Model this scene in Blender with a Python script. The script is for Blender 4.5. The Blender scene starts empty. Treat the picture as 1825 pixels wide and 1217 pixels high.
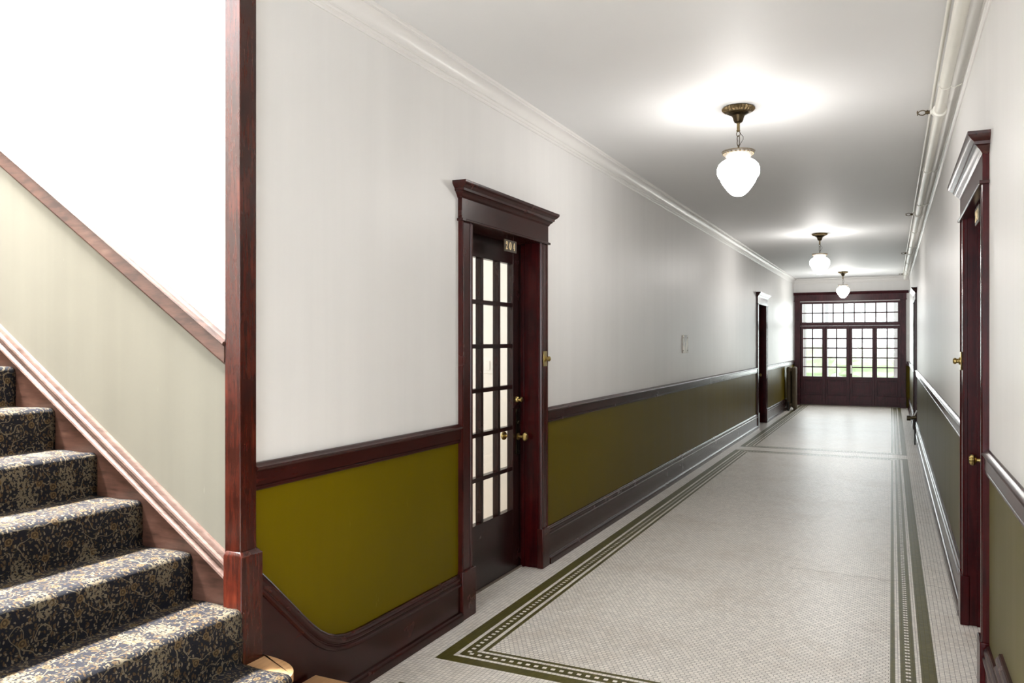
import bpy, bmesh, math, random
from mathutils import Vector, Matrix
random.seed(7)
sc = bpy.context.scene
COL = sc.collection
PI = math.pi

# ------------------------------------------------------------------ layout (metres)
WL, WR = -2.105, 0.362          # corridor wall faces
CEIL = 2.98
YE = 20.0                       # end wall face
YS = 2.150                      # stair wall face
XC = -0.875                     # lamp line

# ------------------------------------------------------------------ mesh builder
class MB:
    def __init__(s): s.v = []; s.f = []; s.m = []; s.uv = {}
    def add(s, vs, fs, mi=0):
        b = len(s.v); s.v += [tuple(p) for p in vs]
        for f in fs: s.f.append(tuple(b + i for i in f)); s.m.append(mi)
        return b
    def box(s, x0, y0, z0, x1, y1, z1, mi=0):
        if x0 > x1: x0, x1 = x1, x0
        if y0 > y1: y0, y1 = y1, y0
        if z0 > z1: z0, z1 = z1, z0
        s.add([(x0,y0,z0),(x1,y0,z0),(x1,y1,z0),(x0,y1,z0),(x0,y0,z1),(x1,y0,z1),(x1,y1,z1),(x0,y1,z1)],
              [(0,3,2,1),(4,5,6,7),(0,1,5,4),(1,2,6,5),(2,3,7,6),(3,0,4,7)], mi)
        return s
    def loft(s, rings, closed_ring=True, caps=True, closed_path=False):
        n = len(rings[0]); vs = [p for r in rings for p in r]; fs = []
        R = len(rings)
        for i in range(R if closed_path else R-1):
            j = (i+1) % R
            for k in range(n if closed_ring else n-1):
                l = (k+1) % n
                fs.append((i*n+k, i*n+l, j*n+l, j*n+k))
        if caps and not closed_path:
            fs.append(tuple(range(n-1,-1,-1))); fs.append(tuple((R-1)*n+k for k in range(n)))
        s.add(vs, fs); return s
    def prism(s, poly, fn, a, b):      # poly of 2D points, fn(u,v,t)->3D
        return s.loft([[fn(u,v,a) for u,v in poly],[fn(u,v,b) for u,v in poly]])
    def lathe(s, prof, c=(0,0,0), axis='Z', seg=32, rib=None):
        rings = []
        for i,(r,h) in enumerate(prof):
            ring = []
            for k in range(seg):
                t = 2*PI*k/seg
                rr = r*(1+(rib(i,t) if rib else 0))
                x, y, z = rr*math.cos(t), rr*math.sin(t), h
                if axis == 'X': x, y, z = z, x, y
                elif axis == '-X': x, y, z = -z, x, y
                elif axis == 'Y': x, y, z = x, z, y
                elif axis == '-Y': x, y, z = x, -z, y
                ring.append((c[0]+x, c[1]+y, c[2]+z))
            rings.append(ring)
        return s.loft(rings)
    def tube(s, pts, r, seg=10, closed=False):
        P = [Vector(p) for p in pts]; n = len(P); rings = []
        up = None
        for i in range(n):
            if closed: t = (P[(i+1)%n]-P[i-1]).normalized()
            else: t = (P[min(i+1,n-1)]-P[max(i-1,0)]).normalized()
            if up is None:
                up = Vector((0,0,1)) if abs(t.z) < .9 else Vector((1,0,0))
            a = (up - t*up.dot(t)).normalized(); up = a; b = t.cross(a)
            rr = r[i] if isinstance(r,(list,tuple)) else r
            rings.append([P[i]+a*(rr*math.cos(2*PI*k/seg))+b*(rr*math.sin(2*PI*k/seg)) for k in range(seg)])
        return s.loft(rings, closed_path=closed)
    def sweep_h(s, prof, pts, side=1, closed=False):
        # horizontal path of (x,y); profile (out,z); out to the left of travel * side
        P = [Vector(p) for p in pts]; n = len(P); rings = []
        for i in range(n):
            ds = []
            if i > 0 or closed: ds.append((P[i]-P[i-1]).normalized())
            if i < n-1 or closed: ds.append((P[(i+1)%n]-P[i]).normalized())
            ns = [Vector((-d.y, d.x))*side for d in ds]
            m = ns[0] if len(ns) == 1 else (ns[0]+ns[1])/(1+ns[0].dot(ns[1]))
            rings.append([(P[i].x+m.x*o, P[i].y+m.y*o, z) for o,z in prof])
        return s.loft(rings, closed_path=closed)
    def sweep_p(s, prof, pts, N, up0=(0,0,1), vert_ends=True):
        # path in a plane with normal N; profile (out along N, up across the path)
        P = [Vector(p) for p in pts]; N = Vector(N); n = len(P); rings = []
        for i in range(n):
            ds = []
            if i > 0: ds.append((P[i]-P[i-1]).normalized())
            if i < n-1: ds.append((P[i+1]-P[i]).normalized())
            us = []
            for d in ds:
                u = N.cross(d)
                if u.dot(Vector(up0)) < 0: u = -u
                us.append(u)
            if len(us) == 2: m = (us[0]+us[1])/(1+us[0].dot(us[1]))
            elif vert_ends and abs(us[0].z) > .2: m = Vector((0,0,1.0/us[0].z))
            else: m = us[0]
            rings.append([P[i]+N*o+m*h for o,h in prof])
        return s.loft(rings)
    def build(s, name, mats, parent=None, smooth=38, bevel=0, seg=2, uvs=None):
        me = bpy.data.meshes.new(name)
        off = parent.location if parent is not None and parent.type == 'EMPTY' else (parent.parent.location if parent is not None and parent.parent is not None else Vector((0,0,0)))
        me.from_pydata([(p[0]-off[0],p[1]-off[1],p[2]-off[2]) for p in s.v], [], s.f)
        if not isinstance(mats,(list,tuple)): mats = [mats]
        for m in mats: me.materials.append(m)
        me.polygons.foreach_set('material_index', s.m)
        bm = bmesh.new(); bm.from_mesh(me)
        bmesh.ops.recalc_face_normals(bm, faces=bm.faces)
        bm.to_mesh(me); bm.free()
        if uvs:
            ul = me.uv_layers.new(name='UVMap')
            for lp in me.loops: ul.data[lp.index].uv = uvs[lp.vertex_index]
        if smooth:
            me.polygons.foreach_set('use_smooth', [True]*len(me.polygons))
            me.set_sharp_from_angle(angle=math.radians(smooth))
        me.update()
        o = bpy.data.objects.new(name, me); COL.objects.link(o)
        if parent is not None:
            o.parent = parent
        if bevel:
            b = o.modifiers.new('edge','BEVEL'); b.width = bevel; b.segments = seg; b.limit_method = 'ANGLE'; b.angle_limit = math.radians(40)
        return o

def tag(o, label=None, cat=None, group=None, kind=None):
    if label: o['label'] = label
    if cat: o['category'] = cat
    if group: o['group'] = group
    if kind: o['kind'] = kind
    return o
def empty(name, loc, label, cat, group=None, kind=None):
    o = bpy.data.objects.new(name, None); COL.objects.link(o)
    o.location = loc; o.empty_display_size = .1
    return tag(o, label, cat, group, kind)
def struct(o, label, cat): return tag(o, label, cat, None, 'structure')

# ------------------------------------------------------------------ materials
def newmat(name):
    m = bpy.data.materials.new(name); m.use_nodes = True
    nt = m.node_tree; b = nt.nodes['Principled BSDF']
    return m, nt, b
def N(nt, t, **kw):
    n = nt.nodes.new(t)
    for k,v in kw.items(): setattr(n, k, v)
    return n
def L(nt, a, b): nt.links.new(a, b)
def val(nt, op, a, b=None, c=None, clamp=False):
    n = nt.nodes.new('ShaderNodeMath'); n.operation = op; n.use_clamp = clamp
    for i,x in enumerate((a,b,c)):
        if x is None: continue
        if isinstance(x,(int,float)): n.inputs[i].default_value = x
        else: nt.links.new(x, n.inputs[i])
    return n.outputs[0]
def vec(nt, op, a, b=None):
    n = nt.nodes.new('ShaderNodeVectorMath'); n.operation = op
    for i,x in enumerate((a,b)):
        if x is None: continue
        if isinstance(x,(tuple,list)): n.inputs[i].default_value = x
        else: nt.links.new(x, n.inputs[i])
    return n
def mixc(nt, fac, a, b, blend='MIX'):
    n = nt.nodes.new('ShaderNodeMix'); n.data_type = 'RGBA'; n.blend_type = blend
    for sock,x in ((n.inputs[0],fac),(n.inputs[6],a),(n.inputs[7],b)):
        if isinstance(x,(int,float)): sock.default_value = x
        elif isinstance(x,(tuple,list)): sock.default_value = (x[0],x[1],x[2],1)
        else: nt.links.new(x, sock)
    return n.outputs[2]
def obj_co(nt): return N(nt,'ShaderNodeTexCoord').outputs['Object']
def noise(nt, co, scale, detail=4, rough=.55, stretch=None):
    if stretch: co = vec(nt,'MULTIPLY',co,stretch).outputs[0]
    n = N(nt,'ShaderNodeTexNoise'); n.inputs['Scale'].default_value = scale
    n.inputs['Detail'].default_value = detail; n.inputs['Roughness'].default_value = rough
    L(nt, co, n.inputs['Vector']); return n.outputs['Fac']
def bump(nt, b, h, strength=.2, dist=.002):
    n = N(nt,'ShaderNodeBump'); n.inputs['Strength'].default_value = strength; n.inputs['Distance'].default_value = dist
    L(nt, h, n.inputs['Height']); L(nt, n.outputs[0], b.inputs['Normal'])
def ss(nt, x, lo, hi):
    n = N(nt,'ShaderNodeMapRange'); n.interpolation_type = 'SMOOTHSTEP'
    n.inputs['From Min'].default_value = lo; n.inputs['From Max'].default_value = hi
    L(nt, x, n.inputs['Value']); return n.outputs[0]

def simple(name, col, rough=.5, metal=0, spec=.5, var=.12, vscale=12, bmp=0):
    m, nt, b = newmat(name)
    co = obj_co(nt); n = noise(nt, co, vscale)
    d = tuple(c*(1-var) for c in col); u = tuple(min(1,c*(1+var)) for c in col)
    L(nt, mixc(nt, n, d, u), b.inputs['Base Color'])
    b.inputs['Roughness'].default_value = rough; b.inputs['Metallic'].default_value = metal
    b.inputs['Specular IOR Level'].default_value = spec
    if bmp: bump(nt, b, noise(nt, co, 60), bmp)
    return m

def wood(name, dark, mid, light, stretch, rough=.26, coat=0, var=1.0, blotch=6, spec=.42):
    m, nt, b = newmat(name); co = obj_co(nt)
    g = noise(nt, co, 14, 6, .6, stretch)
    bl = noise(nt, co, blotch, 3, .6)
    fine = noise(nt, co, 90, 3, .6, stretch)
    f = val(nt,'ADD', val(nt,'MULTIPLY',g,.55), val(nt,'MULTIPLY',bl,.45))
    c1 = mixc(nt, ss(nt,f,.35,.55), dark, mid)
    c2 = mixc(nt, ss(nt,f,.52,.72), c1, light)
    c3 = mixc(nt, val(nt,'MULTIPLY',ss(nt,fine,.5,.75),.35), c2, dark)
    # small pale chips in the varnish
    ch = noise(nt, co, 42, 2, .5)
    c4 = mixc(nt, val(nt,'MULTIPLY',ss(nt,ch,.79,.81),.4), c3, (.25,.16,.12))
    L(nt, c4, b.inputs['Base Color'])
    r = val(nt,'MULTIPLY_ADD', bl, .05, rough-.02); L(nt, r, b.inputs['Roughness'])
    b.inputs['Coat Weight'].default_value = coat; b.inputs['Coat Roughness'].default_value = .15; b.inputs['Specular IOR Level'].default_value = spec
    return m

DK, MD, LT = (.020,.0034,.0028), (.038,.0058,.0042), (.065,.0095,.006)
M = {}
M['mahog_v'] = wood('mahogany_upright', DK, MD, LT, (4,4,.35), spec=.28)
M['mahog_y'] = wood('mahogany_along_corridor', (.016,.0030,.0022), (.027,.0046,.0032), (.048,.0078,.0046), (4,.35,4), spec=.30)
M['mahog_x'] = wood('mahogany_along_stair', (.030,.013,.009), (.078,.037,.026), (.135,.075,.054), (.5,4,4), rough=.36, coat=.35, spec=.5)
M['mahog_post'] = wood('mahogany_corner_post', (.014,.0032,.002), (.042,.0072,.0035), (.098,.018,.008), (5,5,.4), rough=.24, spec=.42)
M['mahog_end'] = wood('mahogany_entry_doors', (.024,.0055,.0075), (.050,.0115,.015), (.092,.024,.027), (4,4,.4), rough=.32, spec=.2)
M['mahog_red'] = wood('mahogany_red_varnish', (.016,.0009,.0016), (.034,.0014,.0018), (.055,.0024,.0024), (5,5,.3), rough=.24, coat=0, spec=.18)
M['mahog_leaf'] = wood('mahogany_door_leaf', (.008,.0022,.0018), (.016,.0036,.003), (.030,.0060,.0045), (4,4,.35), spec=.3)
M['mahog_glare_cap'] = wood('mahogany_glare_whitened_cap', (.085,.050,.040), (.16,.105,.088), (.24,.168,.142), (.5,4,4), rough=.3, coat=.6, spec=.5)  # cap colour whitened to carry the glare on the moulding
M['oak'] = wood('pale_oak_tread', (.36,.20,.09), (.50,.29,.14), (.60,.37,.19), (4,.5,4), rough=.4)
M['brass'] = simple('aged_brass', (.45,.34,.13), .3, 1, var=.35, vscale=60)
M['nickel'] = simple('worn_nickel', (.62,.58,.52), .3, 1, var=.2, vscale=60)
M['bronze'] = simple('dark_bronze', (.085,.062,.035), .38, 1, var=.5, vscale=70)
M['rim_bronze'] = simple('gilt_bronze', (.20,.145,.075), .42, 1, var=.6, vscale=120)
M['dark_brass'] = simple('blackened_brass', (.045,.035,.02), .35, 1, var=.4, vscale=50)
M['holder_metal'] = simple('darkened_holder_metal', (.038,.031,.022), .5, 0, var=.1, vscale=60)  # shade holder colour, darkened to offset the strong globe light on it
M['pipe'] = simple('white_painted_pipe', (.70,.68,.62), .4, 0, var=.05, vscale=8)
M['radiator'] = simple('bronze_radiator_paint', (.088,.066,.040), .6, 0, .15, var=.25, vscale=20)
M['plate'] = simple('dark_number_plate', (.060,.046,.028), .4, .4, var=.3, vscale=60)
M['gold'] = simple('gilt_numerals', (.85,.68,.40), .35, .3, var=.1, vscale=80)
M['white_plastic'] = simple('white_plastic', (.78,.78,.76), .4, var=.02)
M['dark_iron'] = simple('dark_iron', (.03,.027,.025), .5, .6, var=.3, vscale=60)
M['crown'] = simple('cream_moulding_paint', (.76,.745,.725), .38, var=.03, vscale=6)
M['room'] = simple('white_room_paint', (.80,.78,.75), .6, var=.02, vscale=2)
M['porch_white'] = simple('white_porch_paint', (.62,.60,.60), .6, var=.05)
M['porch_floor'] = simple('concrete_porch', (.45,.44,.42), .8, var=.15)
M['threshold'] = simple('worn_threshold', (.16,.13,.10), .5, var=.3, vscale=30)

def paint_wall(name, upper, lower, line, streak=.045, rough_u=.45, rough_l=.40):
    """plaster above a dado line, gloss paint below; line = (slope along x, z at x=0) or None for a level line"""
    m, nt, b = newmat(name); co = obj_co(nt)
    sep = N(nt,'ShaderNodeSeparateXYZ'); L(nt, co, sep.inputs[0])
    z = sep.outputs['Z']
    if line: z = val(nt,'SUBTRACT', z, val(nt,'MULTIPLY_ADD', sep.outputs['X'], line[0], line[1]))
    else: z = val(nt,'SUBTRACT', z, 1.0)
    up = val(nt,'GREATER_THAN', z, 0.0)
    st = noise(nt, co, 7, 4, .6, (1,1,.04)); cl = noise(nt, co, 1.6, 3)
    f = val(nt,'ADD', val(nt,'MULTIPLY',st,.6), val(nt,'MULTIPLY',cl,.4))
    sm = ss(nt, f, .35, .65)
    uc = mixc(nt, sm, tuple(c*(1-streak) for c in upper), upper)
    lc = mixc(nt, sm, tuple(c*(1-streak*1.8) for c in lower), lower)
    # scuffs
    sc_ = noise(nt, co, 26, 2, .5, (1,1,.3))
    lc = mixc(nt, val(nt,'MULTIPLY',ss(nt,sc_,.73,.78),.22), lc, tuple(min(1,c*1.7+.03) for c in lower))
    L(nt, mixc(nt, up, lc, uc), b.inputs['Base Color'])
    r = val(nt,'MULTIPLY_ADD', up, rough_u-rough_l, rough_l)
    L(nt, val(nt,'MULTIPLY_ADD', st, .10, val(nt,'SUBTRACT',r,.05)), b.inputs['Roughness'])
    L(nt, val(nt,'MULTIPLY_ADD', up, .24, .06), b.inputs['Specular IOR Level'])
    bump(nt, b, noise(nt, co, 120, 3, .6), .10, .001)
    return m
OLIVE = (.108,.077,.0006)
M['wall'] = paint_wall('corridor_wall_paint', (.76,.75,.735), OLIVE, None)
M['wall_r'] = paint_wall('corridor_wall_right_sheen_dulled', (.76,.75,.735), (.098,.084,.034), None)  # same olive, greyed so the dado's sheen sits in its colour
M['wall_stair'] = paint_wall('stair_wall_light_paled', (.80,.79,.78), (.165,.158,.130), (-.6440,.058), .05, .6, .5)  # lower colour is the olive paled to carry bright stair light
M['ceil'] = simple('ceiling_paint', (.735,.735,.735), .60, 0, .35, var=.02, vscale=1.5)

# floor tiles
def tile_finish(nt, b, col, grout_mask, grout=(.085,.065,.055), rough=.36):
    L(nt, mixc(nt, grout_mask, col, grout), b.inputs['Base Color'])
    L(nt, val(nt,'MULTIPLY_ADD', grout_mask, .5, rough), b.inputs['Roughness'])
    bump(nt, b, val(nt,'SUBTRACT',1.0,grout_mask), .25, .0008)
def dirt(nt, co, col, amt=.32, dcol=(.56,.47,.38)):
    d = noise(nt, co, 1.7, 5, .65)
    d2 = noise(nt, co, 9, 4, .6)
    f = val(nt,'ADD', val(nt,'MULTIPLY',d,.65), val(nt,'MULTIPLY',d2,.35))
    return mixc(nt, val(nt,'MULTIPLY',ss(nt,f,.46,.66),amt), col, dcol)
TILE = (.86,.815,.755)
def hex_mat():
    m, nt, b = newmat('white_hexagon_mosaic'); co = obj_co(nt)
    p = .0252
    q = vec(nt,'MULTIPLY',co,(1/p,1/p,0)).outputs[0]
    q = vec(nt,'ADD',q,(1000.0,1732.0508,0)).outputs[0]
    R = (1.0,1.7320508,1.0); H = (.5,.8660254,0)
    a = vec(nt,'SUBTRACT', vec(nt,'MODULO', q, R).outputs[0], H).outputs[0]
    bb = vec(nt,'SUBTRACT', vec(nt,'MODULO', vec(nt,'SUBTRACT', q, H).outputs[0], R).outputs[0], H).outputs[0]
    la = vec(nt,'LENGTH',a).outputs['Value']; lb = vec(nt,'LENGTH',bb).outputs['Value']
    pick = val(nt,'LESS_THAN', la, lb)
    mx = N(nt,'ShaderNodeMix', data_type='VECTOR'); L(nt,pick,mx.inputs[0]); L(nt,bb,mx.inputs[4]); L(nt,a,mx.inputs[5])
    g = mx.outputs[1]
    ab = vec(nt,'ABSOLUTE',g).outputs[0]
    sep = N(nt,'ShaderNodeSeparateXYZ'); L(nt,ab,sep.inputs[0])
    d = val(nt,'MAXIMUM', sep.outputs[0], val(nt,'ADD', val(nt,'MULTIPLY',sep.outputs[0],.5), val(nt,'MULTIPLY',sep.outputs[1],.8660254)))
    gm = val(nt,'GREATER_THAN', d, .466)
    idv = vec(nt,'SUBTRACT', q, g).outputs[0]
    idv = vec(nt,'SNAP', vec(nt,'ADD',idv,(.1,.1,.1)).outputs[0], (.25,.25,.25)).outputs[0]
    wn = N(nt,'ShaderNodeTexWhiteNoise', noise_dimensions='3D'); L(nt,idv,wn.inputs['Vector'])
    col = mixc(nt, wn.outputs['Value'], tuple(c*.88 for c in TILE), tuple(min(1,c*1.08) for c in TILE))
    tile_finish(nt, b, dirt(nt,co,col), gm); return m
def sq_mat(name, mode):
    m, nt, b = newmat(name); co = obj_co(nt); p = .0211
    off = (1.957+p*400, -3.25+p*800, 0)
    q = vec(nt,'MULTIPLY', vec(nt,'ADD',co,off).outputs[0], (1/p,1/p,0)).outputs[0]
    fr = vec(nt,'ABSOLUTE', vec(nt,'SUBTRACT', vec(nt,'FRACTION',q).outputs[0], (.5,.5,0)).outputs[0]).outputs[0]
    sep = N(nt,'ShaderNodeSeparateXYZ'); L(nt,fr,sep.inputs[0])
    gm = val(nt,'GREATER_THAN', val(nt,'MAXIMUM',sep.outputs[0],sep.outputs[1]), .468)
    fl = vec(nt,'FLOOR',q).outputs[0]
    wn = N(nt,'ShaderNodeTexWhiteNoise', noise_dimensions='2D'); L(nt,fl,wn.inputs['Vector'])
    w = mixc(nt, wn.outputs['Value'], tuple(c*.88 for c in TILE), tuple(min(1,c*1.08) for c in TILE))
    w = dirt(nt,co,w)
    g = mixc(nt, wn.outputs['Value'], (.060,.052,.006), (.098,.084,.014))
    if mode == 'white': col = w; gr = (.085,.065,.055)
    elif mode == 'green': col = g; gr = (.13,.115,.04)
    else:
        s2 = N(nt,'ShaderNodeSeparateXYZ'); L(nt,fl,s2.inputs[0])
        k = val(nt,'LESS_THAN', val(nt,'MODULO', s2.outputs[1 if mode == 'dash_y' else 0], 2.0), .5)
        col = mixc(nt, k, g, w); gr = (.09,.075,.04)
    tile_finish(nt, b, col, gm, gr); return m
M['hex'] = hex_mat(); M['sq'] = sq_mat('white_square_mosaic','white'); M['green'] = sq_mat('olive_square_mosaic','green')
M['dy'] = sq_mat('chequered_mosaic_row','dash_y'); M['dx'] = sq_mat('chequered_mosaic_row_across','dash_x')
M['crack'] = simple('dark_joint', (.05,.04,.035), .8)

def carpet_mat():
    m, nt, b = newmat('floral_stair_carpet')
    uv = N(nt,'ShaderNodeUVMap').outputs['UV']; uv.node.uv_map = 'UVMap'
    def wob(scale, amt):
        n = N(nt,'ShaderNodeTexNoise'); n.inputs['Scale'].default_value = scale; n.inputs['Detail'].default_value = 2
        L(nt, uv, n.inputs['Vector'])
        o = vec(nt,'SUBTRACT',n.outputs['Color'],(.5,.5,.5)).outputs[0]
        return vec(nt,'ADD',uv, vec(nt,'MULTIPLY',o,(amt,amt,0)).outputs[0]).outputs[0]
    w1 = wob(22,.03)
    def vor(co, scale, stretch, rot):
        mp = N(nt,'ShaderNodeMapping'); mp.inputs['Scale'].default_value = (*stretch,1); mp.inputs['Rotation'].default_value = (0,0,rot)
        L(nt, co, mp.inputs['Vector'])
        v = N(nt,'ShaderNodeTexVoronoi'); v.inputs['Scale'].default_value = scale; v.voronoi_dimensions = '2D'
        L(nt, mp.outputs[0], v.inputs['Vector']); return v.outputs['Distance'], v.outputs['Color']
    navy = (.0036,.0038,.0085)
    d1,c1 = vor(w1, 56, (1,1.7), .6); d2,c2 = vor(w1, 70, (1.7,1), -.5)
    cs1 = N(nt,'ShaderNodeSeparateColor'); L(nt,c1,cs1.inputs[0])
    cs2 = N(nt,'ShaderNodeSeparateColor'); L(nt,c2,cs2.inputs[0])
    cream, tan, olive = (.175,.143,.093), (.072,.042,.016), (.036,.027,.010)
    lc1 = mixc(nt, ss(nt,cs1.outputs[0],.25,1.0), tan, cream); lc2 = mixc(nt, ss(nt,cs2.outputs[1],.35,1.05), olive, cream)
    l1 = val(nt,'MULTIPLY', val(nt,'LESS_THAN',d1,.33), val(nt,'GREATER_THAN',cs1.outputs[1],.38))
    l2 = val(nt,'MULTIPLY', val(nt,'LESS_THAN',d2,.27), val(nt,'GREATER_THAN',cs2.outputs[0],.45))
    col = mixc(nt, l2, navy, lc2); col = mixc(nt, l1, col, lc1)
    # vines
    for s_,k in ((12,.007),):
        n = N(nt,'ShaderNodeTexNoise'); n.inputs['Scale'].default_value = s_; n.inputs['Detail'].default_value = .5; L(nt, uv, n.inputs['Vector'])
        v = val(nt,'LESS_THAN', val(nt,'ABSOLUTE', val(nt,'SUBTRACT',n.outputs['Fac'],.5)), k)
        col = mixc(nt, v, col, (.15,.122,.078))
    # rosettes
    d3,c3 = vor(uv, 13, (1,1), .2)
    cs3 = N(nt,'ShaderNodeSeparateColor'); L(nt,c3,cs3.inputs[0]); keep3 = val(nt,'GREATER_THAN',cs3.outputs[0],.35)
    ang = val(nt,'ADD', val(nt,'MULTIPLY', noise(nt,uv,60,1), .08), d3)
    r1 = val(nt,'MULTIPLY', val(nt,'LESS_THAN', ang, .205), keep3); r2 = val(nt,'MULTIPLY', val(nt,'LESS_THAN', ang, .15), keep3); r3 = val(nt,'MULTIPLY', val(nt,'LESS_THAN', ang, .085), keep3)
    col = mixc(nt, r1, col, (.125,.080,.033)); col = mixc(nt, r2, col, (.045,.027,.010)); col = mixc(nt, r3, col, (.14,.10,.045))
    # beige medallions
    d4,c4 = vor(w1, 3.4, (1,1.5), .5)
    med = val(nt,'MULTIPLY', val(nt,'LESS_THAN', val(nt,'ADD',d4,val(nt,'MULTIPLY',noise(nt,uv,70,2),.16)), .27), val(nt,'GREATER_THAN', noise(nt,uv,95,2), .50))
    col = mixc(nt, med, col, (.15,.122,.078))
    pile = noise(nt, uv, 420, 2, .7)
    col = mixc(nt, val(nt,'MULTIPLY',ss(nt,pile,.35,.7),.35), col, navy, 'MIX')
    L(nt, col, b.inputs['Base Color']); b.inputs['Roughness'].default_value = .75
    b.inputs['Specular IOR Level'].default_value = .22
    bump(nt, b, pile, .8, .004)
    return m
M['carpet'] = carpet_mat()

def glass_mat(name, tint=(.96,.98,.97)):
    m = bpy.data.materials.new(name); m.use_nodes = True; nt = m.node_tree; nt.nodes.clear()
    out = N(nt,'ShaderNodeOutputMaterial'); tr = N(nt,'ShaderNodeBsdfTransparent'); tr.inputs[0].default_value = (*tint,1)
    gl = N(nt,'ShaderNodeBsdfGlossy'); gl.inputs['Roughness'].default_value = .02
    lw = N(nt,'ShaderNodeLayerWeight'); lw.inputs['Blend'].default_value = .5
    fr = N(nt,'ShaderNodeMath'); fr.operation = 'MULTIPLY_ADD'; L(nt, val(nt,'POWER',lw.outputs['Facing'],5.0), fr.inputs[0]); fr.inputs[1].default_value = .6; fr.inputs[2].default_value = .03
    mx = N(nt,'ShaderNodeMixShader'); L(nt, fr.outputs[0], mx.inputs[0]); L(nt,tr.outputs[0],mx.inputs[1]); L(nt,gl.outputs[0],mx.inputs[2])
    L(nt, mx.outputs[0], out.inputs['Surface']); return m
M['glass'] = glass_mat('clear_window_glass')
def emit_mat(name, col, s):
    m = bpy.data.materials.new(name); m.use_nodes = True; nt = m.node_tree; nt.nodes.clear()
    out = N(nt,'ShaderNodeOutputMaterial'); e = N(nt,'ShaderNodeEmission')
    e.inputs[0].default_value = (*col,1); e.inputs[1].default_value = s
    L(nt, e.outputs[0], out.inputs['Surface']); return m
M['globe'] = emit_mat('lit_opal_glass', (1.0,.965,.925), 55.0)
def leaf_mat(name, a, c, s=6):
    m, nt, b = newmat(name); co = obj_co(nt)
    L(nt, mixc(nt, noise(nt,co,s,5,.7), a, c), b.inputs['Base Color']); b.inputs['Roughness'].default_value = .8
    bump(nt, b, noise(nt,co,s*4,3), .6, .05); return m
M['lawn'] = leaf_mat('overexposed_lawn_grass', (.62,.70,.52), (.78,.83,.68))  # grass and leaf colours paled to carry overexposed daylight
M['leaf'] = leaf_mat('overexposed_hedge_leaves', (.62,.72,.48), (.86,.92,.74), 5)

# ------------------------------------------------------------------ floor
def floor():
    mats = [M['sq'],M['hex'],M['green'],M['dy'],M['dx'],M['crack']]
    b = MB()
    def rect(x0,y0,x1,y1,mi,z=0.0):
        b.add([(x0,y0,z),(x1,y0,z),(x1,y1,z),(x0,y1,z)],[(0,1,2,3)],mi)
    X0, X1 = -2.40, .70
    xa, xb = -1.957, .184; p = .0211
    bands = [(-3.6,-3.2,'s'),(-3.2,2.953,'p'),(2.953,3.25,'s'),(3.25,11.32,'p'),(11.32,11.67,'s'),(11.67,20.9,'p')]
    seq = [(3,2),(1,0),(1,2),(1,'d'),(1,2),(1,0),(1,2)]
    for y0,y1,k in bands:
        if k == 's': rect(X0,y0,X1,y1,0); continue
        rect(X0,y0,xa,y1,0); rect(xb,y0,X1,y1,0)
        a,c,e,f = xa,y0,xb,y1
        for n,mi in seq:
            w = n*p
            ml = 3 if mi == 'd' else mi; mr = 4 if mi == 'd' else mi
            rect(a,c,a+w,f,ml); rect(e-w,c,e,f,ml)
            rect(a+w,c,e-w,c+w,mr); rect(a+w,f-w,e-w,f,mr)
            a += w; c += w; e -= w; f -= w
        rect(a,c,e,f,1)
    # hairline joint across the mosaic
    xs = [-.62+i*.047 for i in range(21)]
    pts = [(x, 5.57-.018*math.sin(i*1.7)-.012*random.random()-.02*i/20*3) for i,x in enumerate(xs) if x < .325]
    for (xa_,ya),(xb_,yb) in zip(pts,pts[1:]):
        h = .0016
        b.add([(xa_,ya-h,.0006),(xb_,yb-h,.0006),(xb_,yb+h,.0006),(xa_,ya+h,.0006)],[(0,1,2,3)],5)
    # slab below
    o = b.build('floor', mats, smooth=0)
    # normals up
    for pl in o.data.polygons:
        if pl.normal.z < 0: pl.flip()
    struct(o, 'white hexagon mosaic floor with olive square-tile borders and chequered bands', 'floor')
floor()

# ------------------------------------------------------------------ shell
D1 = (3.870, 4.825); D2 = (14.335, 15.285)       # openings on the left wall
E1 = (3.905, 4.835); E2 = (14.235, 15.185)       # openings on the right wall
HEAD = 2.150
TK = .225
def wall_run(name, x0, x1, ys, ye, opens, mat, label):
    b = MB(); y = ys; j = .02
    for a,c in opens:
        b.box(x0,y,0,x1,a-j,CEIL+.02); b.box(x0,a-j,HEAD+j,x1,c+j,CEIL+.02); y = c+j
    b.box(x0,y,0,x1,ye,CEIL+.02)
    return struct(b.build(name, mat, smooth=0), label, 'wall')
wall_run('wall_left', WL-TK, WL, YS+.02, YE+.25, [D1,D2], M['wall'], 'long left corridor wall, cream above a glossy olive dado')
wall_run('wall_right', WR, WR+TK, -3.6, YE+.25, [E1,E2], M['wall_r'], 'right corridor wall, cream above an olive dado dulled with painted sheen')
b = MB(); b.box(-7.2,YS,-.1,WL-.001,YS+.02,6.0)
struct(b.build('wall_stair', M['wall_stair'], smooth=0), 'sunlit stair wall, white above and light-paled olive below a sloping rail', 'wall')
b = MB(); ex0, ex1, et = -1.985, .195, 2.43
b.box(WL,YE,0,ex0,YE+.25,CEIL+.02); b.box(ex1,YE,0,WR,YE+.25,CEIL+.02); b.box(ex0,YE,et,ex1,YE+.25,CEIL+.02)
struct(b.build('wall_end', M['wall'], smooth=0), 'cream end wall above the entry doors', 'wall')
b = MB(); b.box(WL-TK,YS+.02,CEIL,WR+TK,YE+.25,CEIL+.12); b.box(WL+.0005,-3.6,CEIL,WR+TK,YS+.02,CEIL+.12)
struct(b.build('ceiling', M['ceil'], smooth=0), 'plain pale corridor ceiling with three pendant lamps', 'ceiling')
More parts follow.
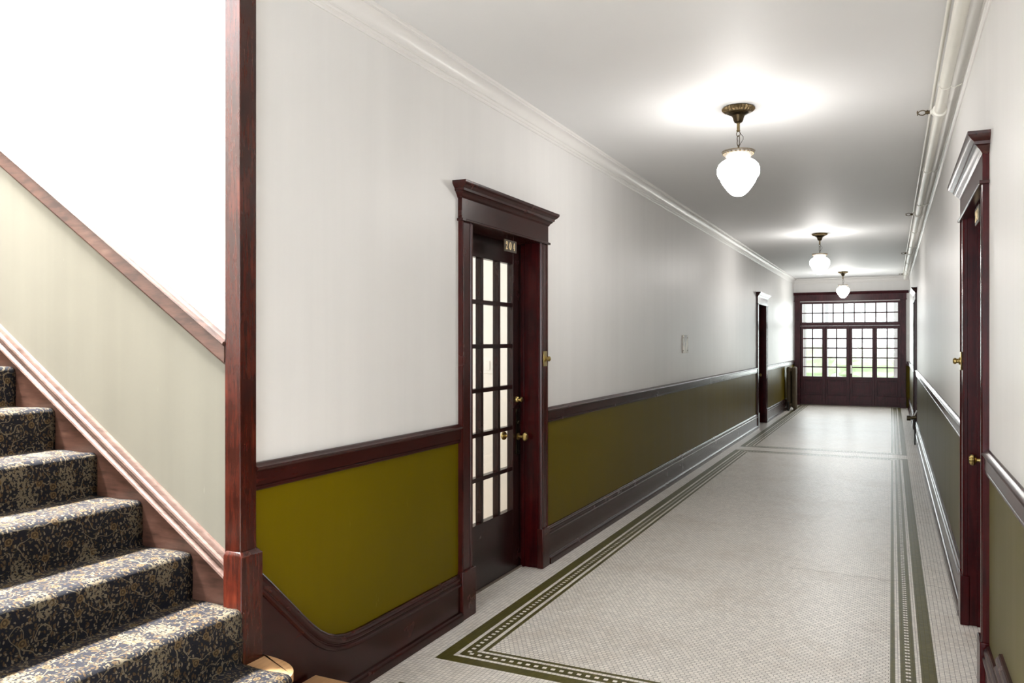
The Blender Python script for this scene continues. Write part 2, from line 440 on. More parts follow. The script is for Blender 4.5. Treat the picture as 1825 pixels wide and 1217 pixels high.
# lobby and stairwell, outside the picture; lobby window and skylight invented for light
b = MB()
b.box(WL-.15,-3.6,0,WL,.86,3.1)
struct(b.build('wall_lobby', M['wall'], smooth=0), 'lobby wall behind the foot of the stairs', 'wall')
b = MB()
b.box(WL,-3.75,0,-1.9,-3.6,CEIL); b.box(.15,-3.75,0,WR,-3.6,CEIL); b.box(-1.9,-3.75,0,.15,-3.6,.55); b.box(-1.9,-3.75,2.7,.15,-3.6,CEIL)
struct(b.build('wall_back', M['wall'], smooth=0), 'lobby back wall with a wide window opening added for light', 'wall')
b = MB()
b.box(-7.2,.71,-.1,WL-.15,.86,3.1); b.box(-7.2,.71,3.1,-5.2,.86,6.0); b.box(-3.2,.71,3.1,WL+.1,.86,6.0); b.box(-5.2,.71,5.4,-3.2,.86,6.0); b.box(-7.35,.71,-.1,-7.2,YS+.02,6.0); b.box(WL-.02,.86,CEIL+.12,WL+.1,YS+.02,6.0)
b.box(-7.2,.86,6.0,-5.6,YS+.02,6.1); b.box(-2.9,.86,6.0,WL+.1,YS+.02,6.1)
struct(b.build('wall_stairwell', M['room'], smooth=0), 'white upper stairwell walls around a skylight added for light', 'wall')
# room behind the glazed door
b = MB()
RX0,RX1,RY0,RY1 = -5.2, WL-TK, 2.9, 5.30
b.box(RX0,RY1,0,RX1,RY1+.1,2.9); b.box(RX0,RY0-.1,0,RX1,RY0,2.9); b.box(RX0,RY0,2.8,RX1,RY1,2.9); b.box(RX0-.1,RY0,0,RX0,RY1,.7); b.box(RX0-.1,RY0,2.4,RX0,RY1,2.9)
struct(b.build('wall_room', M['room'], smooth=0), 'white walls of the room behind the glazed door', 'wall')
b = MB(); b.box(RX0,RY0,-.05,RX1-.05,RY1,0.0)
struct(b.build('floor_room', M['oak'], smooth=0), 'pale floor of the room behind the glazed door', 'floor')
b = MB(); b.sweep_h([(0,0),(0,.14),(.012,.14),(.018,.12),(.018,0)], [(RX0,RY1),(RX1-.1,RY1)], -1)
struct(b.build('baseboard_room', M['white_plastic'], smooth=30), 'white baseboard in the room behind the glazed door', 'baseboard')

# ------------------------------------------------------------------ corner post at the stairs
post = empty('trim_1', (-2.11,2.17,0), 'tall dark red wooden corner post at the foot of the stairs', 'post', kind='structure')
b = MB(); b.box(-2.158,2.131,.74,-2.085,2.212,CEIL); b.build('post_shaft', M['mahog_post'], post, bevel=.003)
b = MB(); b.box(-2.158,2.131,CEIL,-2.106,2.149,6.0); b.build('post_shaft', M['mahog_post'], post)
b = MB(); x0,x1,y0,y1 = -2.153,-2.066,2.1185,2.224
b.loft([[(x0,y0,0),(x1,y0,0),(x1,y1,0),(x0,y1,0)],[(x0,y0,.736),(x1,y0,.736),(x1,y1,.736),(x0,y1,.736)],
        [(x0+.003,y0+.011,.752),(x1-.017,y0+.011,.752),(x1-.017,y1-.011,.752),(x0+.003,y1-.011,.752)]])
b.build('post_base', M['mahog_post'], post, bevel=.0025)

# ------------------------------------------------------------------ mouldings
CAP = [(0,0),(.010,-.001),(.013,-.006),(.013,-.011),(.020,-.016),(.023,-.024),(.022,-.033),(.017,-.040),(.017,-.044),(.026,-.050),(.027,-.058),(.022,-.064),(.016,-.066),(0,-.066)]
def capz(z): return [(o,z+h) for o,h in CAP]
SHOE = [(0,0),(.036,0),(.036,.030),(.033,.040),(.026,.048),(.020,.050),(0,.050)]
def board_profile(z): return [(0,0)] + SHOE[1:6] + [(.0175,.052),(.0175,z-.064)] + [(o,z+h) for o,h in reversed(CAP[1:-2])] + [(0,z)]
def base_run(name, x, y0, y1, out, label, z=.25, mat='mahog_y'):
    b = MB(); b.sweep_h(board_profile(z), [(x,y0),(x,y1)], -out)
    return struct(b.build(name, M[mat], smooth=30), label, 'baseboard')
# left wall: rising skirt from the post to the glazed door
pts = [(2.224,.676),(2.30,.604),(2.40,.505),(2.48,.425),(2.535,.372),(2.585,.330),(2.635,.298),(2.69,.274),(2.75,.259),(2.82,.252),(2.9,.25),(3.735,.25)]
bb = empty('baseboard_left', (WL,3.0,0), 'dark baseboard that curves up to the corner post, left of the glazed door', 'baseboard', kind='structure')
b = MB(); b.sweep_p(CAP, [(WL,y,z) for y,z in pts], (1,0,0)); b.build('cap_moulding', M['mahog_y'], bb, smooth=30)
b = MB()
poly = [(y,z-.05) for y,z in pts] + [(3.735,0),(2.224,0)]
b.prism(poly, lambda u,v,t: (t,u,v), WL, WL+.0165); b.build('skirt_board', M['mahog_y'], bb, smooth=0)
b = MB(); b.sweep_h(SHOE, [(WL,2.60),(WL,3.735)], -1); b.build('shoe_moulding', M['mahog_y'], bb, smooth=30)
base_run('baseboard_left', WL, 4.945, 14.19, 1, 'long dark baseboard on the left wall between its two doors')
base_run('baseboard_left', WL, 15.43, YE-.03, 1, 'short baseboard on the left wall behind the radiator')
base_run('baseboard_right', WR, 4.975, 14.09, -1, 'long dark baseboard on the right wall between its two doors')
base_run('baseboard_right', WR, 15.33, YE-.03, -1, 'short baseboard on the right wall beside the entry doors')
bb = empty('baseboard_right', (WR,2.0,0), 'near right baseboard with a stepped-up moulding, beside the frame bottom', 'baseboard', kind='structure')
b = MB(); b.sweep_h(board_profile(.255), [(WR,-3.5),(WR,3.775)], 1); b.build('lower_board', M['mahog_y'], bb, smooth=30)
b = MB(); b.sweep_h([(0,.262),(.014,.262)]+[(o,.37+h) for o,h in reversed(CAP[1:-1])]+[(0,.37)], [(WR,-3.5),(WR,3.36)], 1); b.build('raised_cap', M['mahog_y'], bb, smooth=30)

RAIL = [(0,.955),(.012,.955),(.016,.960),(.016,.968),(.012,.972),(.018,.976),(.018,1.026),(.024,1.030),(.028,1.036),(.026,1.042),(.016,1.046),(.011,1.052),(.004,1.056),(0,1.056)]
def rail(name, x, y0, y1, out, label):
    b = MB(); b.sweep_h(RAIL, [(x,y0),(x,y1)], -out)
    return struct(b.build(name, M['mahog_y'], smooth=30), label, 'chair rail')
rail('trim_2', WL, 2.213, 3.742, 1, 'dark chair rail on the left wall between the corner post and glazed door')
rail('trim_3', WL, 4.92, 14.20, 1, 'long dark chair rail on the left wall beyond the glazed door')
rail('trim_4', WL, 15.42, YE-.002, 1, 'short chair rail on the left wall above the radiator')
rail('trim_5', WR, -3.5, 3.795, -1, 'near chair rail on the right wall in front of the first right door')
rail('trim_6', WR, 4.965, 14.10, -1, 'long chair rail on the right wall between its two doors')
rail('trim_7', WR, 15.32, YE-.002, -1, 'short chair rail on the right wall next to the entry doors')
# end wall stubs of rail
b = MB(); b.box(WL,YE-.018,.955,-2.085,YE,1.05); b.box(.30,YE-.018,.955,WR,YE,1.05)
struct(b.build('trim_8', M['mahog_end'], smooth=0), 'small chair rail ends on the end wall', 'chair rail')
# crown
def crown(name, pts, side, label, closed=False):
    Z = CEIL; P = [(0,Z-.118),(.006,-.118+Z),(.010,Z-.112),(.010,Z-.104),(.016,Z-.100),(.018,Z-.090),(.014,Z-.086),(.014,Z-.082),(.020,Z-.078)]
    for i in range(7):
        t = i/6*PI/2; P.append((.020+.040*(1-math.cos(t)), Z-.078+.052*math.sin(t)))
    P += [(.066,Z-.026),(.066,Z-.016),(.072,Z-.012),(.074,Z-.004),(.074,Z),(0,Z)]
    b = MB(); b.sweep_h(P, pts, side)
    return struct(b.build(name, M['crown'], smooth=30), label, 'crown moulding')
crown('trim_9', [(WL,2.214),(WL,YE),(WR,YE),(WR,-3.5)], -1, 'cream crown moulding around the top of the corridor walls')

# stair wall rail and skirt
def slopez(x, p, q): return p[1]+(x-p[0])*(q[1]-p[1])/(q[0]-p[0])
SR0, SR1 = (-3.452,2.353), (-2.166,1.521)
SRAIL = [(0,-.087),(.012,-.087),(.014,-.080),(.020,-.078),(.020,-.030),(.026,-.027),(.029,-.022),(.027,-.017),(.018,-.014),(.016,-.009),(.008,-.003),(0,0)]
xe = -7.1
b = MB(); b.sweep_p(SRAIL, [(xe,YS,slopez(xe,SR0,SR1)),(-2.160,YS,slopez(-2.160,SR0,SR1))], (0,-1,0))
struct(b.build('trim_10', M['mahog_x'], smooth=30), 'sloping brown chair rail on the stair wall', 'chair rail')
SK0, SK1 = (-3.452,1.562), (-2.166,.741)
CAPS = [(0,0),(.012,-.001),(.015,-.008),(.016,-.020),(.024,-.024),(.026,-.031),(.021,-.037),(.016,-.039),(.016,-.054),(.022,-.056),(.030,-.060),(.032,-.067),(.027,-.073),(.016,-.075),(0,-.075)]
bs = empty('baseboard_stair', (-2.6,YS,.9), 'worn brown skirting board with a glare-whitened cap, rising beside the carpeted stairs', 'baseboard', kind='structure')
b = MB(); b.sweep_p(CAPS, [(xe,YS,slopez(xe,SK0,SK1)),(-2.154,YS,slopez(-2.154,SK0,SK1))], (0,-1,0)); b.build('cap_moulding', M['mahog_glare_cap'], bs, smooth=30)
b = MB()
poly = [(-2.155,0),(-2.155,slopez(-2.155,SK0,SK1)-.06),(xe,slopez(xe,SK0,SK1)-.06),(xe,slopez(xe,SK0,SK1)-1.0)]
b.prism(poly, lambda u,v,t: (u,t,v), YS, YS-.017); b.build('skirt_board', M['mahog_x'], bs, smooth=0)

# ------------------------------------------------------------------ stairs
noses = [(-1.575,.193),(-1.835,.370),(-2.062,.558),(-2.318,.727),(-2.579,.896),(-2.834,1.063),(-3.087,1.230),(-3.342,1.396)]
while noses[-1][0] > -6.2: noses.append((noses[-1][0]-.254, noses[-1][1]+.1663))
YC0, YC1 = .98, 2.1315
st = empty('staircase', (-2.4,1.5,0), 'wooden staircase with rounded pale bottom steps under floral carpet', 'staircase')
def curtail(nx, yend, z0, z1, inset=0.0, xb=-2.0655, yr=.20, xr=.24):
    pl = [(xb, .90),(nx-inset,.90)]
    cy = yend-inset-yr; n = 14
    for i in range(n+1):
        t = i/n*PI/2
        pl.append((nx-inset-xr+xr*math.cos(t)**.85, cy+yr*math.sin(t)**.85))
    pl.append((xb, yend-inset))
    return pl
b = MB()
for k,(nx,z) in enumerate(noses[2:],2):
    nb = noses[k+1] if k+1 < len(noses) else (nx-.5,0)
    b.box(nb[0]-.014, .90, 0 if k < 6 else z-.6, nx-.014, YS-.018 if k > 2 else 2.116, z-.014)
b.build('step_carcass', M['mahog_x'], st, smooth=0)
for (nx,z,ye,xr,yr) in ((-1.592,.176,2.520,.34,.42),(-1.851,.353,2.240,.235,.155)):
    b = MB()
    poly = curtail(nx, ye, 0,0,0, yr=yr, xr=xr, xb=-2.0685 if ye > 2.3 else -2.0655)
    b.loft([[(x,y,z-.030) for x,y in poly],[(x,y,z) for x,y in poly]])
    b.build('rounded_tread', M['oak'], st, bevel=.006)
    poly = curtail(nx, ye, 0,0,.025, yr=yr-.02, xr=xr-.02, xb=-2.0685 if ye > 2.3 else -2.0655)
    b = MB(); b.loft([[(x,y,0 if z < .2 else .176) for x,y in poly],[(x,y,z-.030) for x,y in poly]])
    b.build('rounded_riser', M['mahog_x'], st, smooth=40)
# carpet: waterfall over every nose
def carpet():
    prof = []
    def P(x,z): prof.append((x,z))
    for k,(nx,z) in enumerate(noses):
        zb = noses[k-1][1] if k else 0.004
        if k == 0: P(nx,zb)
        r = .026
        h = z-zb
        for i in range(1,5): P(nx+.004*math.sin(i/5*PI), zb+(h-r)*i/5)
        for i in range(6):
            t = i/5*PI/2; P(nx-r+r*math.cos(t)+.002, z-r+r*math.sin(t))
        nb = noses[k+1][0] if k+1 < len(noses) else nx-.25
        for i in range(1,6):
            t = i/6; x = nx-r+(nb-nx+r)*t; P(x, z-.002*math.sin(t*PI)+.002*math.sin(k*2.1+t*5))
        P(nb+.006, z-.001); P(nb+.001, z+.004)
    s = [0]
    for a,c in zip(prof,prof[1:]): s.append(s[-1]+math.hypot(c[0]-a[0],c[1]-a[1]))
    ny = 30; b = MB(); uv = []
    rows = []
    for side in (0,1):
        pass
    for j in range(ny+1):
        y = YC1 + (YC0-YC1)*j/ny
        ring = []
        for i,(x,z) in enumerate(prof):
            # edge curls down at the wall end
            e = 0.0
            d = YC1-y
            if d < .02: e = .003*(1-d/.02)
            ring.append((x - e*.5, min(y, 2.1165) if x > -2.163 else y, z-e)); uv.append((s[i], y))
        rows.append(ring)
    n = len(prof)
    fs = [(j*n+i, j*n+i+1, (j+1)*n+i+1, (j+1)*n+i) for j in range(ny) for i in range(n-1)]
    b.add([p for r in rows for p in r], fs)
    o = b.build('carpet_runner', M['carpet'], smooth=60, uvs=uv)
    # flip so the pile faces up
    m = o.data
    up = sum(p.normal.z*p.area for p in m.polygons)
    if up < 0:
        for p in m.polygons: p.flip()
    sd = o.modifiers.new('thickness','SOLIDIFY'); sd.thickness = .006; sd.offset = -1
    tag(o, 'navy and cream floral carpet running down over the stairs', 'carpet')
carpet()

# ------------------------------------------------------------------ lettering
def stroke(b, pts, ws, fn, d0, d1):
    P = [Vector(p) for p in pts]; n = len(P); lft = []; rgt = []
    for i in range(n):
        t = (P[min(i+1,n-1)]-P[max(i-1,0)]).normalized(); nn = Vector((-t.y,t.x))
        lft.append(P[i]+nn*ws[i]/2); rgt.append(P[i]-nn*ws[i]/2)
    for i in range(n-1):
        q = [lft[i],lft[i+1],rgt[i+1],rgt[i]]
        b.loft([[fn(p.x,p.y,d0) for p in q],[fn(p.x,p.y,d1) for p in q]])
def arc(cx,cy,rx,ry,a0,a1,n=14): return [(cx+rx*math.cos(math.radians(a0+(a1-a0)*i/n)), cy+ry*math.sin(math.radians(a0+(a1-a0)*i/n))) for i in range(n+1)]
def glyph(b, ch, ox, h, fn):
    S = lambda ps: [(ox+x*h, (y-.5)*h) for x,y in ps]
    if ch == '0':
        ps = arc(.26,.5,.20,.46,0,360,28); stroke(b, S(ps), [h*(.045+.12*abs(math.cos(math.radians(360*i/28)))) for i in range(29)], fn, 0, .002)
    elif ch == '2':
        ps = arc(.25,.73,.19,.23,170,-35,14)+[(.30,.42),(.16,.22),(.06,.06)]
        n = len(ps); stroke(b, S(ps), [h*(.06+.09*math.sin(PI*i/(n-1))) for i in range(n)], fn, 0, .002)
        stroke(b, S([(.05,.06),(.30,.06),(.42,.06),(.47,.22)]), [h*.11,h*.12,h*.11,h*.04], fn, 0, .002)
        stroke(b, S(arc(.11,.70,.05,.05,0,360,10)), [h*.07]*11, fn, 0, .002)
    elif ch == '4':
        stroke(b, S([(.36,.97),(.36,.05)]), [h*.13,h*.13], fn, 0, .002)
        stroke(b, S([(.36,.97),(.02,.33)]), [h*.05,h*.06], fn, 0, .002)
        stroke(b, S([(.0,.31),(.52,.31)]), [h*.06,h*.06], fn, 0, .002)
        stroke(b, S([(.24,.035),(.50,.035)]), [h*.05,h*.05], fn, 0, .002)
    elif ch == '3':
        stroke(b, S(arc(.22,.75,.17,.21,160,-80,12)), [h*(.06+.08*math.sin(PI*i/12)) for i in range(13)], fn, 0, .002)
        stroke(b, S(arc(.22,.28,.20,.25,90,-160,14)), [h*(.06+.09*math.sin(PI*i/14)) for i in range(15)], fn, 0, .002)
def number_plate(txt, x, y0, y1, z0, z1, out, label):
    o = empty('number_plate', (x,(y0+y1)/2,z0), label, 'number plate', 'number plates hanging in the door heads')
    b = MB(); b.box(x-.003,y0,z0,x+.003,y1,z1); b.build('plate', M['plate'], o, bevel=.001)
    b = MB(); zc = (z0+z1)/2; h = (z1-z0)*.68; w = y1-y0
    fn = (lambda u,v,d: (x+.003+d, y0+u, zc+v)) if out > 0 else (lambda u,v,d: (x-.003-d, y1-u, zc+v))
    for i,ch in enumerate(txt):
        b = MB(); glyph(b, ch, w*(.09+.30*i), h, fn); b.build('numeral', M['gold'], o, smooth=0)
    for yy in (y0+w*.22, y1-w*.22):
        b = MB(); b.tube([(x,yy,z1-.002),(x,yy,HEAD-.002)], .0012, 6); b.build('hanging_wire', M['dark_iron'], o)
    return o

# ------------------------------------------------------------------ doors
CASP = [(0,0),(0,.024),(.010,.027),(.018,.024),(.020,.021),(.090,.021),(.094,.015),(.104,.015),(.107,.022),(.124,.022),(.130,.014),(.130,0)]
CORN = [(0,2.272),(.026,2.272),(.030,2.278),(.034,2.286),(.045,2.296),(.048,2.302),(.056,2.306),(.058,2.318),(.070,2.328),(.080,2.340),(.082,2.347),(.082,2.356),(0,2.356)]
def knob(b, c, axis):
    b.lathe([(.001,0),(.024,0),(.025,.004),(.018,.007),(.010,.010),(.009,.032),(.016,.036),(.025,.042),(.029,.050),(.027,.053),(.029,.056),(.024,.063),(.021,.063),(.018,.067),(.010,.069),(.001,.070)], c, axis, 24)
def door(name, wx, sg, op, rec, label, glazed=False, m='mahog_v', mleaf=None, cw=(.130,.100), knob_near=False, leafm=None):
    a, c = op; root = empty(name, (wx,(a+c)/2,0), label, 'door', kind='structure')
    X = lambda o: wx+sg*o
    mat = M[m]
    for side in (0,1):
        w = cw[side]; k = w/.130
        b = MB()
        f = (lambda u,v,t: (X(v), a-w+u*k, t)) if side == 0 else (lambda u,v,t: (X(v), c+w-u*k, t))
        b.prism(CASP, f, .262, 2.150); b.build('door_casing', mat, root, smooth=30)
        b = MB()
        y0,y1 = (a-w-.006,a+.012) if side == 0 else (c-.010,c+w+.008)
        b.box(X(-.01),y0,0,X(.034),y1,.262); b.build('plinth_block', mat, root, bevel=.004)
        b = MB(); yy = a if side == 0 else c; dy = -.02 if side == 0 else .02
        b.box(X(.0),yy,0,X(-TK),yy+dy,HEAD+.02)
        d2 = .012 if side == 0 else -.012
        b.box(X(-rec+.028),yy,0,X(-rec+.012),yy+d2,HEAD)
        b.build('door_jamb', M['mahog_red'] if m != 'mahog_v' or True else mat, root, bevel=.002)
    b = MB(); b.box(X(.0),a,HEAD,X(-TK),c,HEAD+.02); b.box(X(-rec+.028),a,HEAD-.012,X(-rec+.012),c,HEAD); b.build('head_jamb', mat, root)
    ya, yb = a-cw[0]-.004, c+cw[1]+.004
    b = MB(); b.box(X(0),ya,2.160,X(.025),yb,2.285); b.build('frieze_board', M['mahog_y'] if m == 'mahog_v' else mat, root, bevel=.002)
    pth = [(X(0),ya),(X(.0001),ya),(X(.0001),yb),(X(0),yb)]
    b = MB(); BD = [(0,2.147),(.034,2.147),(.038,2.152),(.038,2.157),(.034,2.162),(.022,2.163),(0,2.163)]
    b.sweep_h([(o-.0,z) for o,z in BD], [(X(0),ya+.026),(X(.0),ya+.026)][:1]+[(X(0),yb-.026)], -sg)
    b.box(X(0),ya-.012,2.148,X(.037),ya+.03,2.162); b.box(X(0),yb-.03,2.148,X(.037),yb+.012,2.162)
    b.build('head_bead', M['mahog_y'], root, bevel=.002)
    # cornice with mitred returns
    b = MB(); rings = []
    for (yy,s2) in ((ya,-1),(yb,1)):
        pass
    ringA = [(X(0), ya-o+.020, z) if True else None for o,z in CORN]
    ring1 = [(X(o), ya-max(o-.022,0), z) for o,z in CORN]; ring0 = [(X(0), ya-max(o-.022,0), z) for o,z in CORN]
    ring2 = [(X(o), yb+max(o-.022,0), z) for o,z in CORN]; ring3 = [(X(0), yb+max(o-.022,0), z) for o,z in CORN]
    b.loft([ring0,ring1,ring2,ring3]); b.build('cornice', M['mahog_y'], root, smooth=25)
    # leaf
    F, Bk = X(-rec), X(-rec-.044)
    lm = leafm or mat
    if glazed:
        y0 = [4.057,4.288,4.519]; wp = .204; zt, zb = 2.005, .402; pitch = .2718
        b = MB()
        b.box(F,a+.002,.010,Bk,y0[0],HEAD-.004); b.box(F,y0[2]+wp-.022,.010,Bk,c-.002,HEAD-.004)
        b.box(F,y0[0],zt,Bk,y0[2]+wp-.022,HEAD-.004); b.box(F,y0[0],.010,Bk,y0[2]+wp-.022,zb)
        lf = b.build('door_leaf', lm, root, bevel=.002)
        b = MB()
        for k in (0,1): b.box(F+sg*-.002,y0[k]+wp,zb,Bk,y0[k+1],zt)
        for k in range(1,6):
            zz = zt-(zt-zb)*k/6; b.box(F+sg*-.0022,y0[0],zz-.013,Bk,y0[2]+wp-.022,zz+.013)
        b.build('glazing_bar', lm, lf, bevel=.002)
        b = MB(); b.box(F-sg*.024,y0[0],zb,F-sg*.027,y0[2]+wp-.022,zt); b.build('glass_pane', M['glass'], lf, smooth=0)
        # hardware
        b = MB(); b.box(F,4.742,.765,F+sg*.005,4.790,1.05); b.lathe([(.001,0),(.016,0),(.014,.010),(.005,.012),(.001,.012)],(F+sg*.004,4.766,.965),'X' if sg > 0 else '-X',16)
        b.box(F,4.737,1.035,F+sg*.008,4.795,1.056); b.box(F,4.737,.757,F+sg*.008,4.795,.775)
        tag(b.build('escutcheon_plate', M['dark_brass'], lf, bevel=.003), 'long blackened brass lock plate')
        b = MB(); knob(b,(F+sg*.005,4.766,.872),'X' if sg > 0 else '-X'); tag(b.build('door_knob', M['brass'], lf), 'ringed brass knob')
        b = MB(); knob(b,(Bk-sg*.002,4.766,.872),'-X' if sg > 0 else 'X'); b.build('door_knob', M['brass'], lf)
        b = MB(); b.lathe([(.001,0),(.021,0),(.023,.006),(.020,.014),(.015,.018),(.015,.028),(.018,.030),(.018,.040),(.014,.043),(.001,.043)],(F,4.752,1.118),'X' if sg > 0 else '-X',20)
        b.build('deadbolt_cylinder', M['brass'], lf)
        # threshold
        b = MB(); b.box(X(-rec+.01),a,0,X(-rec-.06),c,.008); b.build('threshold', M['threshold'], root)
    else:
        b = MB(); s_ = .11
        b.box(F,a+.002,.01,Bk,a+s_,HEAD-.004); b.box(F,c-s_,.01,Bk,c-.002,HEAD-.004)
        for z0,z1 in ((.01,.24),(.92,1.06),(2.02,HEAD-.004)): b.box(F,a+s_,z0,Bk,c-s_,z1)
        lf = b.build('door_leaf', lm, root, bevel=.002)
        b = MB()
        for z0,z1 in ((.24,.92),(1.06,2.02)): b.box(F-sg*.014,a+s_,z0,Bk+sg*.010,c-s_,z1)
        b.build('door_panel', lm, lf)
        ky = c-.075
        b = MB(); b.box(F,ky-.022,.765,F+sg*.004,ky+.022,1.03); b.build('escutcheon_plate', M['dark_brass'], lf, bevel=.002)
        b = MB(); knob(b,(F+sg*.003,ky,.885),'X' if sg > 0 else '-X'); tag(b.build('door_knob', M['brass'], lf), 'ringed brass knob')
    return root
door('door_1', WL, 1, D1, .130, 'glazed apartment door 204 with eighteen panes in dark mahogany, on the left', True, cw=(.130,.098), leafm=M['mahog_leaf'])
door('door_2', WR, -1, E1, .072, 'deep red door on the near right wall, seen edge-on', m='mahog_red', cw=(.115,.130))
door('door_3', WL, 1, D2, .130, 'dark red door far down the left wall, before the radiator', cw=(.130,.130), leafm=M['mahog_red'])
door('door_4', WR, -1, E2, .072, 'dark door far down the right wall, seen as a thin sliver', cw=(.130,.130), leafm=M['mahog_red'])
number_plate('204', -2.118, 4.33, 4.50, 2.050, 2.122, 1, 'small dark plate with gilt numerals 204 hanging in the left door head')
number_plate('203', .366, 4.24, 4.42, 2.055, 2.135, -1, 'small gilt number plate hanging in the near right door head')
# small white tag on the far left door
b = MB(); b.box(WL-.128,14.50,1.99,WL-.125,14.62,2.10)
tag(b.build('door_tag', M['white_plastic'], smooth=0), 'small blank white tag on the far left door', 'tag')
# door bells
def bell(x, y, z, sg, label):
    o = empty('doorbell', (x,y,z), label, 'doorbell', 'brass doorbells on the door casings')
    b = MB(); b.box(x,y-.028,z-.05,x+sg*.006,y+.028,z+.05); b.build('back_plate', M['brass'], o, bevel=.003)
    b = MB(); b.lathe([(.001,0),(.020,0),(.020,.006),(.012,.010),(.012,.018),(.017,.022),(.017,.030),(.010,.036),(.001,.037)],(x+sg*.005,y,z),'X' if sg > 0 else '-X',18); b.build('bell_button', M['brass'], o)
bell(WL+.0225, 4.872, 1.385, 1, 'small brass doorbell on the right casing of glazed door 204')
bell(WR-.0225, 4.905, 1.395, -1, 'small brass doorbell on the far casing of the near right door')

# ------------------------------------------------------------------ entry doors at the end
ent = empty('trim_11', (-.9,YE,0), 'dark mahogany surround with cornice framing the entry doors', 'door surround', kind='structure')
em = M['mahog_end']
for x0,x1 in ((-2.083,-1.962),(.172,.292)):
    b = MB(); b.box(x0,YE-.022,.25,x1,YE,2.455)
    s_ = 1 if x0 < -1 else -1; xi = x1 if s_ > 0 else x0
    b.box(xi-s_*.022,YE-.034,.25,xi,YE-.02,2.455); xo = x0 if s_ > 0 else x1; b.box(xo,YE-.032,.25,xo+s_*.02,YE-.02,2.455)
    b.build('side_casing', em, ent, bevel=.002)
    b = MB(); b.box(x0-.008,YE-.042,0,x1+.008,YE,.25); b.build('plinth_block', em, ent, bevel=.004)
b = MB(); b.box(-2.090,YE-.026,2.455,.300,YE,2.60); b.box(-2.10,YE-.04,2.448,.31,YE,2.468); b.build('frieze_board', em, ent, bevel=.002)
b = MB(); b.sweep_h([(0,2.592),(.03,2.592),(.036,2.602),(.05,2.612),(.056,2.626),(.075,2.636),(.078,2.655),(0,2.655)], [(-2.104,YE),(.345,YE)], -1); b.build('cornice', em, ent, smooth=25)
b = MB(); b.box(-1.985,YE,0,-1.958,YE+.14,2.43); b.box(.168,YE,0,.195,YE+.14,2.43); b.box(-1.958,YE,2.40,.168,YE+.14,2.43); b.build('jamb_lining', em, ent)
b = MB(); b.box(-1.958,YE-.012,1.868,.168,YE+.11,1.935); b.box(-1.958,YE-.024,1.90,.168,YE,1.925); b.build('transom_bar', em, ent, bevel=.003)
b = MB(); b.box(-1.985,YE-.03,0,.195,YE+.25,.014); b.build('threshold', M['threshold'], ent, bevel=.003)
def glazed(b, x0, x1, z0, z1, nx, nz, bar, y0, y1):
    for k in range(1,nx): xx = x0+(x1-x0)*k/nx; b.box(xx-bar/2,y0,z0,xx+bar/2,y1,z1)
    for k in range(1,nz): zz = z0+(z1-z0)*k/nz; b.box(x0,y0,zz-bar/2,x1,y1,zz+bar/2)
w = empty('window_1', (-.9,YE+.05,1.93), 'wide transom window of eighteen panes above the entry doors', 'window', kind='structure')
b = MB(); tx0,tx1,tz0,tz1 = -1.915,.128,1.952,2.382
b.box(-1.958,YE+.02,1.935,tx0,YE+.07,2.40); b.box(tx1,YE+.02,1.935,.168,YE+.07,2.40); b.box(tx0,YE+.02,1.935,tx1,YE+.07,tz0); b.box(tx0,YE+.02,tz1,tx1,YE+.07,2.40); b.build('window_frame', em, w, bevel=.002)
b = MB(); glazed(b,tx0,tx1,tz0,tz1,9,2,.026,YE+.025,YE+.06); b.build('glazing_bar', em, w)
b = MB(); b.box(tx0,YE+.044,tz0,tx1,YE+.047,tz1); b.build('glass_pane', M['glass'], w, smooth=0)
leaves = [(-1.955,-1.425,-1.897,-1.552),(-1.421,-.888,-1.455,-1.098),(-.884,-.364,-.990,-.622)]
gx = lambda px: None
LX = [(-1.956,-1.512,-1.897,-1.578),(-1.508,-1.070,-1.490,-1.160)]
E_ = [(-1.956,-1.505),(-1.502,-1.055),(-1.052,-.605)]
px = lambda p: (p,)
def leaf(i, x0, x1, g0, g1, label, handle=False):
    r = empty('door_%d'%(5+i), ((x0+x1)/2,YE+.05,0), label, 'door', kind='structure')
    y0,y1 = YE+.022,YE+.066; zt,zb = 1.790,.680
    b = MB(); b.box(x0,y0,.016,g0,y1,1.866); b.box(g1,y0,.016,x1,y1,1.866)
    for z0,z1 in ((.016,.243),(.602,zb),(zt,1.866)): b.box(g0,y0,z0,g1,y1,z1)
    if i < 3: b.box(x1-.02,y1,.016,x1+.022,y1+.012,1.866)
    else: b.box(x1-.02,y1,.016,x1+.012,y1+.012,1.866)
    if i == 0: b.box(x0-.012,y1,.016,x0+.02,y1+.012,1.866)
    lf = b.build('door_leaf', em, r, bevel=.002)
    b = MB(); b.box(g0,y0+.022,.243,g1,y1-.008,.602); b.box(g0+.045,y0+.015,.288,g1-.045,y0+.024,.557) ; b.build('door_panel', em, lf, bevel=.003)
    b = MB(); glazed(b,g0,g1,zb,zt,2,5,.027,y0+.004,y1-.004); b.build('glazing_bar', em, lf)
    b = MB(); b.box(g0,y0+.022,zb,g1,y0+.025,zt); b.build('glass_pane', M['glass'], lf, smooth=0)
    if handle:
        hx = (x0+g0)/2
        b = MB(); b.box(hx-.014,y0-.005,.76,hx+.014,y0,.95); b.tube([(hx,y0-.004,.93),(hx,y0-.045,.92),(hx,y0-.055,.86),(hx,y0-.045,.80),(hx,y0-.004,.79)],.008,10); tag(b.build('door_handle', M['nickel'], lf, bevel=.001),'bright metal pull handle')
